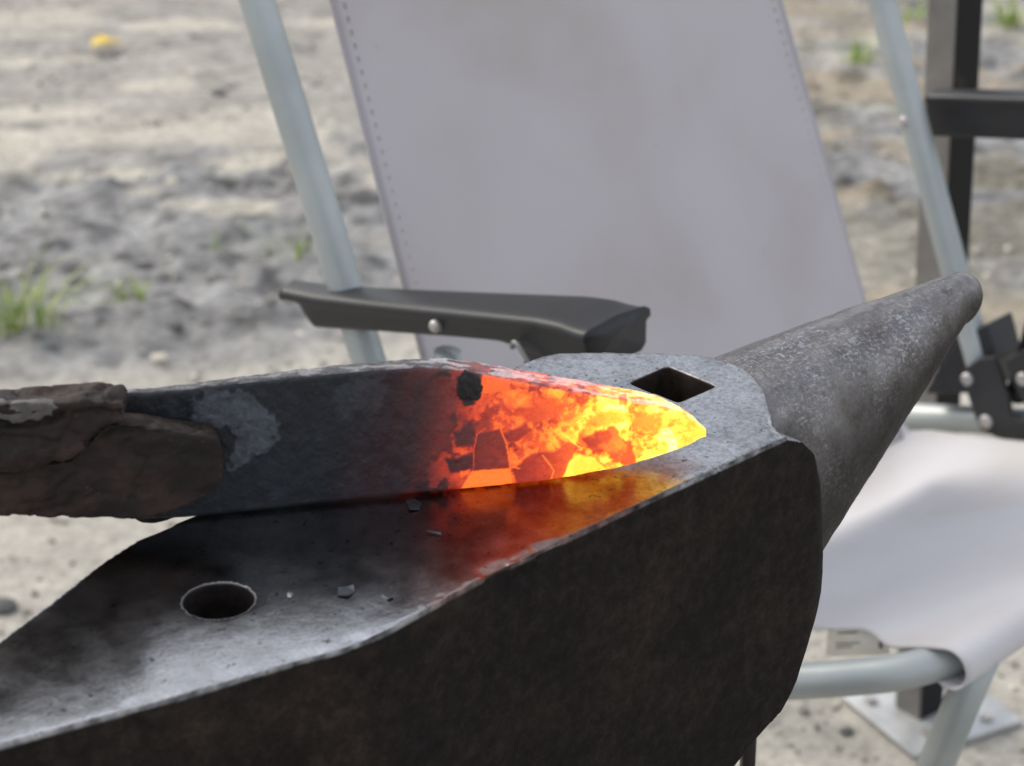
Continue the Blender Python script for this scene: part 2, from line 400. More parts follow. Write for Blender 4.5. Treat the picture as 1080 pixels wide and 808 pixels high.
o = link('fallen_leaf', evalmods(me, [('SOLIDIFY', dict(thickness=.0006))]), simple('yellow_leaf', (.62, .44, .06), .6)); o.location = (q[0], q[1], .004); o.rotation_euler = (0, 0, .5); o.scale = (1, 1.6, 1)
tag(o, 'yellow fallen leaf on the far sandy ground', 'leaf')

# ------------------------------------------------------------------ anvil
O = np.array([.11, .8504, .81]); AU = np.array([.7271, .6865, 0]); AV = np.array([-.6865, .7271, 0])
AH = .28; ARZ = math.atan2(.6865, .7271)
anvil = empty('anvil', (O[0], O[1], .81-AH), ARZ)
tag(anvil, 'heavy worn steel anvil with tapered heel, polished face and pointed horn', 'anvil')
near = [(-.42, .046), (-.38, .036), (-.348, .0267), (-.292, .0112), (-.25, .0015), (-.232, -.0035), (-.216, -.0045), (-.19, -.0025), (-.17, -.0005), (-.1466, 0), (-.07, .0003), (0, .0)]
arc = [(.004, .010), (.0145, .022), (.0265, .035), (.0345, .0495), (.037, .060), (.0355, .0715), (.031, .081), (.0233, .0897), (.0092, .1044), (-.0094, .1205), (-.018, .1236), (-.0275, .1235)]
far = [(-.1, .1185), (-.19, .1105), (-.222, .1080), (-.24, .1072), (-.256, .1030), (-.284, .0925), (-.314, .0812), (-.36, .070), (-.42, .060)]
plan = near+arc+far
plan2 = near[:-1]+[(.0, .0), (.0325, .0), (.034, .03), (.032, .075), (.0233, .087), (.0092, .102), (-.0094, .118), (-.018, .1215), (-.0275, .1215)]+[(a, b-.001) for a, b in far]
prof = [(-.43, -.003), (-.02, -.003), (0, -.0015), (.010, -.006), (.0188, -.0145), (.027, -.030), (.0305, -.053), (.032, -.075), (.0305, -.090), (.028, -.100), (.024, -.111), (.017, -.123), (.006, -.133), (-.0098, -.1405), (-.0225, -.1485), (-.045, -.163), (-.062, -.185), (-.066, -.21), (-.055, -.232), (-.035, -.245), (-.035, -.28), (-.27, -.28), (-.27, -.245), (-.25, -.23), (-.235, -.20), (-.24, -.165), (-.27, -.125), (-.32, -.085), (-.43, -.045)]
def circ(cx, cy, r, n=40): return [(cx+r*math.cos(2*math.pi*k/n), cy+r*math.sin(2*math.pi*k/n)) for k in range(n)]
hardy = [(-.0088, .0510), (.0143, .0514), (.0140, .0788), (-.0092, .0783)]
pcut = prism(circ(-.2440, .0515, .0121), -.3, .02); hcut = prism(hardy, -.12, .02)
def horn_mesh():
    a0, b0, v0, a1, b1, v1, z0, z1, ue, pw, rt, pb = [0.0473, 0.0789, 0.0635, 0.0105, 0.0134, 0.0575, -0.001, -0.0006, 0.1865, 1.3627, 0.0191, 0.7575]
    n = 72; th = np.linspace(0, 2*np.pi, n, endpoint=False); rings = []
    def ring(u, v, zc, a, b, e=1.0):
        c, s = np.cos(th), np.sin(th)
        return np.stack([np.full(n, u), v+a*np.sign(c)*np.abs(c)**e, zc+b*np.sign(s)*np.abs(s)**e], 1)
    for s in np.linspace(0, 1, 46):
        a = a0+(a1-a0)*s**pw; b = b0+(b1-b0)*s**pb; u = .02+(ue-.02)*s; v = v0+(v1-v0)*s; zt = z0+(z1-z0)*s
        k = (1-min(1, s/.22))**2          # flare into the body
        a += .010*k; b *= 1-.20*k; zt -= .004*k; v -= .002*k
        rings.append(ring(u, v, zt-b, a, b))
    for t in np.linspace(.12, .995, 9):
        c = math.sqrt(max(0, 1-t*t)); rings.append(ring(ue+rt*t, v1, z1-b1, a1*c, b1*c))
    V = np.concatenate(rings); me = grid_mesh('horn', V, len(rings), n, True, True); fix_normals(me); return me
blk = prism(plan2, -.30, -.002); blk = evalmods(blk, [('BOOLEAN', dict(operation='INTERSECT', solver='EXACT', cut=prism(prof, -.05, .2, 'y')))])
plate = prism(plan, -.018, 0)
def cutall(me): return evalmods(me, [('BOOLEAN', dict(operation='DIFFERENCE', solver='EXACT', cut=pcut)), ('BOOLEAN', dict(operation='DIFFERENCE', solver='EXACT', cut=hcut))])
body = join_me([cutall(blk), cutall(plate), horn_mesh()])
VOX = .0010
dense = evalmods(body, [('REMESH', dict(mode='VOXEL', voxel_size=VOX, adaptivity=0.0)), ('SMOOTH', dict(factor=.5, iterations=5))])
co = getco(dense)
ed = np.empty(len(dense.edges)*2, int); dense.edges.foreach_get('vertices', ed); ed = ed.reshape(-1, 2)
wt = np.exp(-((co[:, 0]-.027)/.009)**2)*(1-sstep(.02, .035, co[:, 1]))*sstep(-.012, -.03, co[:, 2]) if False else np.exp(-((co[:, 0]-.027)/.009)**2)*(1-sstep(.02, .035, co[:, 1]))*(1-sstep(-.035, -.012, co[:, 2]))
deg = np.bincount(ed.ravel(), minlength=len(co)).astype(float)
for _ in range(45):                                   # forge the horn softly into the shoulder
    av = np.stack([(np.bincount(ed[:, 0], co[ed[:, 1], k], len(co))+np.bincount(ed[:, 1], co[ed[:, 0], k], len(co)))/deg for k in range(3)], 1)
    co = co+(av-co)*(wt*.8)[:, None]
setco(dense, co); no = getno(dense)
# plain voxel smoothing shrinks nothing on flats; knock the arrises about
flat = np.abs(co[:, 2]) < .0006
dedge = np.abs(pdist(co[:, 0], co[:, 1], plan))
nearedge = np.exp(-(dedge/.0035)**2)*(co[:, 2] > -.008)
chip = fbm(co*np.array([70, 70, 70]), 4, 91); chip2 = fbm(co*260, 3, 92)
amt = nearedge*(sstep(.52, .72, chip)*.0013 + sstep(.6, .8, chip2)*.0003)*np.where(co[:, 1] < .02, 1.0, .25)*np.where(co[:, 0] < -.2, .4, 1.0)
co2 = co - no*amt[:, None] - no*((fbm(co*45, 4, 93)-.5)*.0009*np.where(co[:, 2] > -.0008, .25, 1.0))[:, None]
# horn dents
hm = sstep(.03, .06, co[:, 0])
co2 -= no*((fbm(co*70, 4, 94)-.5)*.0012*hm)[:, None]
setco(dense, co2+np.array([0, 0, AH]))
# wear attribute: R = bare metal, G = horn mottling, B = painted tint of the mirrored glow
top = sstep(.72, .93, no[:, 2])*sstep(-.010, -.004, co[:, 2]); top = np.where(no[:, 2] < .97, top*(.55+.5*fbm(co*180, 3, 99)), top)
inplan = pdist(co[:, 0], co[:, 1], plan)
horns = sstep(.0005, .005, inplan)*np.maximum(sstep(.018, .056, co[:, 0]), sstep(-.026, -.012, co[:, 2])*sstep(.002, .010, co[:, 1])*(co[:, 0] > 0))
horn = sstep(.0012, .003, inplan)*sstep(.0, .01, co[:, 0])*np.maximum(sstep(.0305, .033, co[:, 0]), sstep(-.022, -.018, co[:, 2])*(co[:, 1] > .006))
hornwear = (sstep(-.1, .8, no[:, 2]+(fbm(co*30, 3, 95)-.5)*.3)*.85+.15)
sideband = np.exp(-((dedge)/.0014)**2)*(co[:, 2] > -.0024)*np.clip(.1+1.5*(fbm(co*220, 3, 96)-.25), 0, 1)
_w = O + np.outer(co[:, 0], AU) + np.outer(co[:, 1], AV) + np.outer(co[:, 2], [0, 0, 1]); _x, _y = proj(_w)
glow_tint = (1-sstep(-14, 10, pdist(_x+(fbm(co*60, 3, 98)-.5)*24, _y, [(380, 500), (600, 480), (700, 478), (745, 490), (640, 560), (480, 650), (380, 640)])))*sstep(395, 500, _x)*(.7+.6*(fbm(co*140, 4, 88)-.3))  # painted patch under the bar that reddens its mirrored glow
glow_tint = np.clip(glow_tint, 0, 1)
grain = sstep(-.17, -.05, co[:, 0])
wear = np.clip(np.maximum(top*(1-horn), sideband*(1-horn))+horns*hornwear, 0, 1)
# a worn strip a few mm down the near side, patchy
strip = sstep(-.007, -.002, co[:, 2])*(no[:, 1] < -.5)*sstep(.5, .75, fbm(co*110, 4, 97))*.35
wear = np.where((inplan < -.006) & (co[:, 2] < -.0007), 0, wear)
wear = np.where(inplan < -.0005, np.where(co[:, 2] < -.004, wear*.15, wear), wear)
rim = np.hypot(co[:, 0]+.2440, co[:, 1]-.0515); wear = wear*np.where((rim < .0135) & (no[:, 2] < .985), .25, 1)
ga = dense.attributes.new('grain', 'FLOAT', 'POINT'); ga.data.foreach_set('value', grain*(1-horn))
ca = dense.color_attributes.new('wear', 'FLOAT_COLOR', 'POINT'); a = np.ones((len(co), 4)); a[:, 0] = wear; a[:, 1] = horn; a[:, 2] = glow_tint; ca.data.foreach_set('color', a.ravel())
MA = mat_anvil()
# split into the two parts the smith would name
def split(me, mask, name):
    bm = bmesh.new(); bm.from_mesh(me); bm.verts.ensure_lookup_table()
    kill = [f for f in bm.faces if not mask[f.verts[0].index]]
    bmesh.ops.delete(bm, geom=kill, context='FACES'); m = bpy.data.meshes.new(name); bm.to_mesh(m); bm.free(); return m
hmask = (horn > .5) & (co[:, 2] > -.13)
ob = link('body', split(dense, ~hmask, 'body'), MA, anvil); ob['label'] = 'dark brown side, polished grey face with a round and a square hole'
oh = link('horn', split(dense, hmask, 'horn'), MA, anvil); oh['label'] = 'round mottled grey horn rising to a blunt tip'

# scale flakes lying on the face
MF = simple('forge_scale', (.07, .078, .09), .38, .7, .3, 200)
def flake(px, pts, label, z=.8106):
    q = pz(*px, z); V = []; 
    for dx, dy in pts: V.append((dx*.0003, -dy*.0003/.45, .0004*math.sin(dx*.9+dy)))
    me = mesh_of('flake', V, [tuple(range(len(V)))]); me = evalmods(me, [('SOLIDIFY', dict(thickness=.0004, offset=0))])
    o = link('scale_flake', me, MF, None, False); o.location = tuple(q); tag(o, label, 'scale flake', 'forge scale flakes on the anvil face')
flake((364, 624), [(-9, -4), (2, -5), (9, -6), (11, 0), (4, 5), (-8, 4)], 'largest scale flake, below the dark reflection on the anvil face')
flake((409, 629), [(-7, -2), (3, -4), (7, 1), (0, 3)], 'small scale flake near the front edge of the anvil face')
flake((437, 532), [(-11, -5), (0, -7), (9, -2), (7, 6), (-6, 7)], 'dark scale flake close under the bar on the anvil face')
flake((458, 562), [(-9, -2), (8, 1), (9, 2), (-6, 0)], 'thin dark scale sliver on the anvil face left of the orange glow')
flake((306, 628), [(-3, -2), (3, -1), (2, 2), (-3, 1)], 'tiny scale crumb to the right of the round hole')

# ------------------------------------------------------------------ stump stand (under the frame) and its iron rod
def stump():
    c = O - AU*.14 + AV*.06; n = 72; zs = np.linspace(0, .53, 24); V = []
    for z in zs:
        for k in range(n):
            t = 2*math.pi*k/n; r = .19*(1+.05*math.sin(3*t+1)+.03*math.sin(7*t))*(1+.12*(1-z/.53)**3); V.append((r*math.cos(t), r*math.sin(t), z))
    V = np.array(V); V[:, :2] *= (1+.03*(fbm(V*np.array([30, 30, 4]), 4, 5)-.5))[:, None]
    me = grid_mesh('stump', V, 24, n, True, True); fix_normals(me)
    M = NM('oak_bark'); cc = M.ramp(M.noise(20, 5, .6, M.coord((1, 1, .15))), [(.3, (.06, .04, .028)), (.7, (.16, .12, .085))]); M.bump(M.noise(30, 5, .6, M.coord((1, 1, .15))), .7, .01); M.put(Base_Color=cc, Roughness=.9)
    e = empty('stump_stand', (c[0], c[1], 0)); tag(e, 'thick oak stump carrying the anvil, with dark iron tool rod', 'anvil stand')
    link('stump', me, M.m, e)
    q = onp(789, 792, O+AV*.075, AV); p = np.array([q[0]-c[0], q[1]-c[1], 0])
    m = bevel(box(p+np.array([0, 0, .37]), (.0065, .012, .50)), .001)
    link('iron_rod', m, simple('rusty_rod', (.02, .012, .010), .7), e)
    d = Vector((-p[0], -p[1], 0)).normalized(); L = math.hypot(p[0], p[1])
    link('rod_bracket', bevel(box((p[0]*.5+p[0]*.0, p[1]*.5, .14), (L, .03, .006), [tuple(-d), (-d.y, d.x, 0), (0, 0, 1)]), .001), simple('rod_bracket_iron', (.05, .03, .025), .7), e)
stump()

# ------------------------------------------------------------------ glowing bar
BE = np.array([.0598-(-.1048), .82-.7839, 0]); BE = BE/np.linalg.norm(BE)
BN = np.array([BE[1], -BE[0], 0])                     # towards the camera
BP = np.array([-.1048, .7835, .81])
def bs(x, y, off=0.0):
    q = onp(x, y, BP+BN*off, BN)-BP; return q @ BE, q[2]
topl = [(127, 417), (133, 414), (160, 414), (200, 410), (232, 406), (270, 402), (330, 396), (385, 391), (430, 388), (470, 388), (500, 392), (545, 402), (600, 412), (650, 421), (690, 428), (720, 436), (738, 446), (745, 456)]
botl = [(127, 548), (145, 549), (190, 548), (245, 543), (330, 533), (400, 525), (470, 519), (520, 515), (560, 511), (600, 505), (650, 496), (700, 482), (730, 470), (745, 460)]
tp = np.array([bs(*p) for p in topl]); bp = np.array([bs(*p) for p in botl])
NS, NHF, NT = 560, 120, 20
ss = np.linspace(tp[0, 0], tp[-1, 0]-.0002, NS)
zt = np.interp(ss, tp[:, 0], tp[:, 1]); zb = np.interp(ss, bp[:, 0], bp[:, 1])
zt = np.convolve(np.pad(zt, 6, 'edge'), np.ones(13)/13, 'valid'); zb = np.maximum(np.convolve(np.pad(zb, 6, 'edge'), np.ones(13)/13, 'valid'), .0004)
zt[-3:] = np.maximum(zt[-3:], zb[-3:]+.001)
TH = np.interp(ss, [ss[0], bs(300, 400)[0], bs(470, 400)[0], bs(560, 400)[0], bs(700, 400)[0], ss[-1]], [.005, .0075, .010, .014, .014, .003])
rows = []; fr = []
for i in range(NS):
    h = zt[i]-zb[i]; r = min(.0022, h*.3); T = TH[i]; L = []
    for k in range(NHF): L.append((0, zb[i]+h*k/(NHF-1), 0))
    for k in range(1, NT): L.append((-T*k/(NT-1), zt[i], 1))
    for k in range(1, 14): L.append((-T, zt[i]-h*k/13, 2))
    for k in range(1, 6): L.append((-T*(1-k/6), zb[i], 3))
    L = np.array(L)
    # round the arrises
    for nrm_c in ((0, zt[i]), (-T, zt[i]), (0, zb[i]), (-T, zb[i])):
        dn = np.minimum(np.abs(L[:, 0]-nrm_c[0]), T); dz = np.abs(L[:, 1]-nrm_c[1]); dd = dn+dz
        k = np.clip(1-dd/r, 0, 1)**2*r*.35
        L[:, 0] += np.sign(-T/2-nrm_c[0])*k; L[:, 1] += np.sign((zt[i]+zb[i])/2-nrm_c[1])*k
    rows.append(np.stack([np.full(len(L), ss[i]), L[:, 0], L[:, 1], L[:, 2]], 1))
ring = len(rows[0]); G = np.concatenate(rows)
W0 = BP + np.outer(G[:, 0], BE) + np.outer(G[:, 1], BN) + np.outer(G[:, 2], [0, 0, 1])
PX, PY = proj(W0)                                      # drawing coordinates for the scale pattern
PX3 = np.stack([PX, PY, G[:, 1]*2500], 1)
side = G[:, 3]
nA = fbm(PX3/26, 4, 101, .55); nB = fbm(PX3/9, 3, 102, .5); nC = fbm(PX3*np.array([1/60, 1/26, 1/26]), 3, 103)
# ---- temperature 0..1

T0 = np.interp(PX, [340, 410, 450, 480, 515, 560, 610, 660, 745], [0, .12, .27, .42, .55, .64, .76, .92, 1.04])
T0 += -.05*sstep(540, 380, PY-0)*(PX < 540)            # slightly cooler towards the upper left
Tb = T0.copy()
T0 = T0 + (nC-.5)*.22*sstep(420, 470, PX) + (nB-.5)*.16*sstep(440, 500, PX) + (fbm((PX3+(fbm(PX3/20, 3, 171)[:, None]-.5)*30)*np.array([.09, .14, .14]), 4, 172, .6)-.5)*.12*sstep(470, 560, PX)
_q = fbm((PX3+(fbm(PX3/16, 3, 173)[:, None]-.5)*26)*np.array([.085, .13, .13]), 5, 174, .62)
T0 = T0 - .12*(1-sstep(.46, .49, _q))*np.interp(PX, [460, 500, 680, 740], [0, .8, .9, .35]) + .05*sstep(.55, .57, _q)*(PX > 500)
# scale: dark skin over the glowing metal, as named patches plus clouds
def blot(poly, soft=2.0, rough=5.0, s=0):
    d = pdist(PX+(fbm(PX3/7, 3, 110+s)-.5)*rough*2, PY+(fbm(PX3/7+9, 3, 120+s)-.5)*rough*2, poly)
    return 1-sstep(-soft, soft, d)
cloud = sstep(.535, .565, nA*.72+nB*.28)                  # cooler scaly areas
dens = np.interp(PX, [430, 520, 620, 700, 745], [.9, .95, .85, .6, .2])
D = cloud*dens*.19*(PX > 430)
def add(poly, k, soft=2, rough=4, s=0):
    global D, T0; m_ = blot(poly, soft, rough, s)*(side < 2); D = D*(1-m_)+k*.62*m_; T0 = T0*(1-m_*.8)+Tb*m_*.8
add([(481, 398), (492, 394), (505, 394), (509, 404), (504, 412), (500, 425), (491, 427), (484, 415)], .62, 1.2, 3, 1)
add([(502, 458), (528, 452), (535, 470), (537, 493), (498, 496), (499, 470)], .34, 1.0, .8, 2)
add([(470, 484), (500, 478), (500, 497), (475, 499)], .42, 2, 2, 3)
add([(476, 455), (500, 444), (502, 468), (482, 470)], .36, 3, 4, 4)
add([(528, 460), (556, 444), (562, 452), (540, 468)], .34, 3, 3, 5)
add([(541, 494), (560, 478), (585, 476), (600, 466), (612, 470), (600, 486), (592, 508), (545, 513)], .34, 1.2, 2, 6)
add([(612, 462), (630, 455), (648, 450), (655, 462), (664, 468), (672, 486), (668, 492), (648, 486), (640, 480), (625, 478)], .50, 1.6, 4, 7)
add([(668, 438), (690, 436), (705, 440), (700, 450), (684, 458), (670, 452)], .28, 4, 11, 8)
add([(620, 440), (655, 430), (665, 440), (640, 452), (618, 450)], .26, 3, 4, 9)
add([(652, 418), (660, 416), (662, 426), (652, 428)], .4, 1, 2, 10)
add([(540, 430), (575, 420), (600, 424), (590, 440), (560, 448)], .2, 4, 5, 11)
add([(440, 400), (478, 396), (480, 440), (440, 520), (405, 525)], .12, 8, 6, 12)
# clean bright windows where scale has fallen off
Bt = np.zeros_like(PX)
def win(poly, t, soft=1.2, rough=1.0, s=0):
    global T0, D
    k = blot(poly, soft, rough, 30+s)*(side < .5); T0 = T0*(1-k)+t*k; D = D*(1-k)
win([(509, 394), (530, 396), (541, 401), (536, 410), (512, 416), (506, 410)], .60, 1.2, 3, 1)
win([(497, 497), (538, 493), (541, 513), (495, 516), (485, 517)], .67, 1.2, .8, 2)
win([(594, 504), (600, 488), (612, 479), (626, 482), (638, 494), (641, 498)], .90, 1.0, 1.4, 3)
win([(486, 496), (496, 494), (494, 500), (486, 504)], .6, 1.2, 2, 4)
# hair-thin bright cracks round the flakes
def crack(p, w, t):
    global T0, D
    for (x0, y0), (x1, y1) in zip(p[:-1], p[1:]):
        dx, dy = x1-x0, y1-y0; tt = np.clip(((PX-x0)*dx+(PY-y0)*dy)/(dx*dx+dy*dy), 0, 1)
        k = (1-sstep(w*.4, w, np.hypot(PX-x0-tt*dx, PY-y0-tt*dy)))*(side < .5); T0 = T0*(1-k)+np.maximum(T0, t)*k; D = D*(1-k)
crack([(499, 497), (500, 472), (503, 458), (512, 452)], .8, .50); crack([(528, 453), (534, 468), (538, 492)], 1.0, .62); crack([(592, 456), (604, 466), (614, 474)], .9, .86); crack([(541, 492), (548, 494)], .9, .66); crack([(572, 480), (580, 490), (584, 496), (581, 505)], .9, .7)
# small dark specks
sp = vnoise(PX3/2.6, 140); D = np.maximum(D, .3*sstep(.965, .985, sp)*(PX > 470))
# bright ragged network near the tip
T0 += .14*sstep(.5, .62, 1-nA)*sstep(560, 640, PX)
# top face glows less; grey scale painted paler to carry the sky's sheen
tf = (side == 1)
T0 = np.where(tf, T0*np.interp(PX, [470, 600, 700, 740], [.80, .80, .95, 1.0]) - .10*sstep(.45, .6, nB)*(PX < 690), T0)
Te = np.clip(T0-D, 0, 1.12)
stops = [(0, (0, 0, 0)), (.12, (.010, .0009, .0005)), (.22, (.045, .003, .0015)), (.32, (.12, .008, .003)), (.42, (.26, .016, .004)), (.5, (.46, .038, .006)), (.6, (.68, .085, .009)), (.7, (.84, .16, .012)), (.8, (.98, .32, .018)), (.9, (1.12, .56, .036)), (1.0, (1.3, .82, .08)), (1.12, (1.4, 1.0, .30))]
GLOWK = 1.0
E3 = np.stack([np.interp(Te, [s[0] for s in stops], [s[1][c] for s in stops]) for c in range(3)], 1)*GLOWK
# cold scale colour: blue-black with grey chalky patches on the left
gp = blot([(200, 425), (226, 413), (262, 412), (290, 440), (292, 470), (262, 485), (245, 500), (236, 470), (248, 455), (225, 450), (196, 458), (205, 440)], 4, 9, 50)*(side < .5)
bl = blot([(205, 455), (235, 450), (250, 460), (245, 478), (236, 488), (215, 470)], 2, 3, 51)
gp = gp*(1-bl); gp = np.maximum(gp, .35*blot([(345, 410), (400, 395), (405, 430), (365, 440)], 8, 10, 52)*(side < .5))
base = np.array([.012, .0142, .018])[None]*(.6+.9*fbm(PX3/14, 4, 130))[:, None]
base = base + gp[:, None]*np.array([.05, .054, .06])*(.35+1.1*fbm(PX3/6, 4, 131))[:, None]
pale = sstep(.42, .62, fbm(PX3*np.array([1/22, 1/5, 1/6]), 4, 132))
base = np.where(tf[:, None], np.array([.07, .07, .074])+(pale*np.interp(PX, [130, 420, 480], [.45, .6, 1.2]))[:, None]*np.array([.24, .235, .235]), base)  # sky reflection on the top face put into the scale colour
warm = sstep(400, 500, PX)[:, None]; base = np.where((tf[:, None]), base*(1-warm*.0), base*(1-warm)+np.array([.05, .035, .035])*warm)
# relief: flakes stand proud, windows are sunk
rel = (fbm(PX3/12, 4, 150)-.5)*.0011 + (fbm(PX3/4, 3, 151)-.5)*.0004 + D*.0012 + gp*.0006
rel[side == 3] = 0
nrmdir = np.where((side == 1)[:, None], np.array([0, 0, 1.]), np.where((side == 2)[:, None], -BN, BN))
W0 = W0 + nrmdir*rel[:, None]
# ragged top edge
me = grid_mesh('bar', W0, NS, ring, True, True); fix_normals(me)
for nm, arr in (('glow', E3), ('scale_col', base)):
    ca = me.color_attributes.new(nm, 'FLOAT_COLOR', 'POINT'); a = np.ones((len(arr), 4)); a[:, :3] = arr; ca.data.foreach_set('color', a.ravel())
bar = link('forged_steel_bar', me, mat_hot())
tag(bar, 'flat steel bar on edge, glowing yellow at its tip and black at the tongs', 'steel bar')
# the crusty clump stuck to it
bm = bmesh.new(); bmesh.ops.create_icosphere(bm, subdivisions=5, radius=1); c = np.array([v.co[:] for v in bm.verts]); k = .25+1.5*fbm(c*1.25+3, 5, 161, .6)
qc = onp(496, 408, BP+BN*.001, BN)
for v, kk in zip(bm.verts, k): v.co = Vector(tuple(qc + (BE*v.co.x*.0042 + BN*v.co.y*.0022 + np.array([0, 0, 1])*v.co.z*.0064)*kk))
mc = bpy.data.meshes.new('clump'); bm.to_mesh(mc); bm.free()
o = link('scale_clump', mc, simple('black_clinker', (.02, .018, .018), .8, 0, .4, 400, .6, .001), bar)

# ------------------------------------------------------------------ tongs
MR = mat_rust()
def forged(outline_px, off, th, name, s, parent, r=.0035, rough=.0022, mat=None, bulge=None, cracks=()):
    """a hammered lump: side outline in the jaw plane, real thickness, rounded and dented"""
    pl = [onp(x, y, BP+BN*off, BN)-BP for x, y in outline_px]; pl = [(q @ BE, q[2]) for q in pl]
    m = prism(pl, -off, -off+th, 'y')                 # local y = -BN direction
    vx = .0011
    m = evalmods(m, [('REMESH', dict(mode='VOXEL', voxel_size=vx)), ('SMOOTH', dict(factor=.7, iterations=int((r/vx)**2*1.4)))])
    c = getco(m); n = getno(m)
    rg_ = 1-2*np.abs(fbm(c*np.array([45, 60, 70]), 4, s+3, .6)-.5); c = c - n*(sstep(.86, .99, rg_)*rough*.55)[:, None]
    c = c + n*(((fbm(c*35, 4, s)-.5)*rough*2 + (np.floor(fbm(c*np.array([38, 50, 90]), 3, s+7)*9)/9-.5)*rough*1.3 + (fbm(c*np.array([60, 60, 160]), 3, s+5)-.5)*rough*.6)[:, None])
    front = sstep(.2, .8, -n[:, 1])
    for poly, wd, dp in cracks:
        q = [onp(x, y, BP+BN*off, BN)-BP for x, y in poly]; q = [(a @ BE, a[2]) for a in q]; dd = np.full(len(c), 9.0)
        for (x0, y0), (x1, y1) in zip(q[:-1], q[1:]):
            dx, dy = x1-x0, y1-y0; t = np.clip(((c[:, 0]-x0)*dx+(c[:, 2]-y0)*dy)/(dx*dx+dy*dy), 0, 1); dd = np.minimum(dd, np.hypot(c[:, 0]-x0-t*dx, c[:, 2]-y0-t*dy))
        dd = dd+(fbm(c*300, 3, s+9)-.5)*wd
        c[:, 1] += front*dp*(1-sstep(0, wd, dd))
    w = BP + np.outer(c[:, 0], BE) - np.outer(c[:, 1], BN) + np.outer(c[:, 2], [0, 0, 1]); setco(m, w)
    fix_normals(m)
    return link(name, m, mat or MR, parent)
tongs = empty('blacksmith_tongs', (0, 0, 0)); tag(tongs, 'rusty brown blacksmith tongs gripping the cold end of the bar', 'tongs')
forged([(236, 470), (239, 490), (236, 508), (226, 522), (200, 535), (172, 544), (150, 550), (100, 551), (50, 549), (0, 547), (-90, 552), (-90, 500), (0, 497), (40, 492), (78, 483), (92, 468), (104, 450), (112, 445), (135, 447), (180, 454), (215, 459), (230, 463)], .0165, .015, 'front_jaw', 201, tongs, .0030, .0020, cracks=[([(106, 462), (118, 454), (150, 456)], .0018, .002)])
forged([(132, 428), (110, 424), (80, 424), (50, 427), (0, 432), (-90, 438), (-90, 505), (0, 500), (40, 494), (70, 486), (92, 470), (106, 450), (132, 445)], .0225, .018, 'back_jaw_boss', 231, tongs, .0022, .0026, cracks=[([(78, 438), (95, 433), (127, 436)], .0016, .0022), ([(-40, 449), (20, 449), (44, 447), (66, 440)], .0024, .004), ([(0, 466), (50, 458), (90, 440), (104, 432)], .006, .0015)])
forged([(215, 500), (212, 535), (196, 546), (170, 554), (150, 555), (135, 550), (60, 545), (60, 450), (120, 450), (180, 470)], -.0075, .012, 'back_jaw', 261, tongs, .003, .0012)
forged([(62, 431), (54, 434), (58, 440), (42, 440), (46, 445), (30, 444), (24, 448), (0, 446), (-60, 450), (-60, 428), (0, 425), (40, 424), (56, 427)], .0232, .005, 'scale_crust', 281, tongs, .0009, .0022, simple('grey_crust', (.10, .088, .082), .6, .2, .4, 160, .6, .001))
# reins running back to the smith's hand outside the frame
b0 = BP-BE*.205+np.array([0, 0, .035]); 
def rein(name, offn, offz, seed):
    p = [b0+BN*offn*.3+BE*.03+np.array([0, 0, offz]), b0-BE*.05+BN*offn*.6+np.array([0, 0, offz]), b0-BE*.2+BN*offn+np.array([0, 0, .01+offz]), b0-BE*.5+BN*offn*1.1+np.array([0, 0, .03+offz])]
    link(name, tube(smooth_path(p, 8), [.012]*8+[.009]*8+[.007]*9, 14), MR, tongs)
rein('rein', .018, .0, 1); rein('rein', -.014, .012, 2)
link('rivet', tube([b0-BE*.045+BN*.022+np.array([0, 0, .006]), b0-BE*.045-BN*.022+np.array([0, 0, .006])], .009, 20), MR, tongs)

# ------------------------------------------------------------------ folding chair
N0 = np.array([-.157, 1.51, 0]); CW = np.array([.449, .468, 0]); WID = float(np.linalg.norm(CW)); CW = CW/WID
CG = np.array([CW[1], -CW[0], 0]); ZU = np.array([0, 0, 1.])
def ch(w, g, z): return N0+CW*w+CG*g+ZU*z - CH0
CH0 = N0+CW*.32+CG*.2; CH0[2] = 0
CK = .93; chair = empty('folding_chair', (CH0[0]*CK, CH0[1]*CK, CAMH*(1-CK))); chair.scale = (CK, CK, CK); tag(chair, 'grey canvas folding chair with silver tube frame and black armrests', 'chair')
M = NM('silver_tube'); MT = M.put(Base_Color=M.ramp(M.noise(12, 4), [(.3, (.33, .36, .355)), (.7, (.43, .46, .45))]), Metallic=.35, Roughness=M.ramp(M.noise(40, 4), [(.3, .38), (.7, .52)]), Specular_IOR_Level=.5)
MB = simple('black_plastic', (.020, .021, .023), .45, 0, .15, 60, .15, .0006, .4)
ML = simple('black_steel', (.02, .02, .021), .45, .0, .15, 60)
MBolt = simple('zinc_bolt', (.45, .43, .41), .45, .7, .1, 100)
MC = mat_fabric('canvas', (.455, .425, .43)); MHem = mat_fabric('canvas_hem', (.375, .355, .37)); MSeat = mat_fabric('canvas_seat_lit', (.56, .55, .56))  # seat canvas made paler than the back to carry light from above
def bg(z): return .072-.43*(z-.6)            # back plane
def back_tube(w, name):
    p = [ch(w, bg(z), z) for z in (.33, .40, .7, 1.02)]+[]
    return link(name, tube(smooth_path(p, 6), .0118, 24), MT, chair)
back_tube(-.001, 'back_tube'); back_tube(.636, 'back_tube')
link('top_tube', tube(smooth_path([ch(-.001, bg(1.02), 1.02), ch(.01, bg(1.05), 1.05), ch(.05, bg(1.065), 1.065), ch(.325, bg(1.065), 1.065), ch(.60, bg(1.065), 1.065), ch(.626, bg(1.05), 1.05), ch(.636, bg(1.02), 1.02)], 6), .0118, 24), MT, chair)
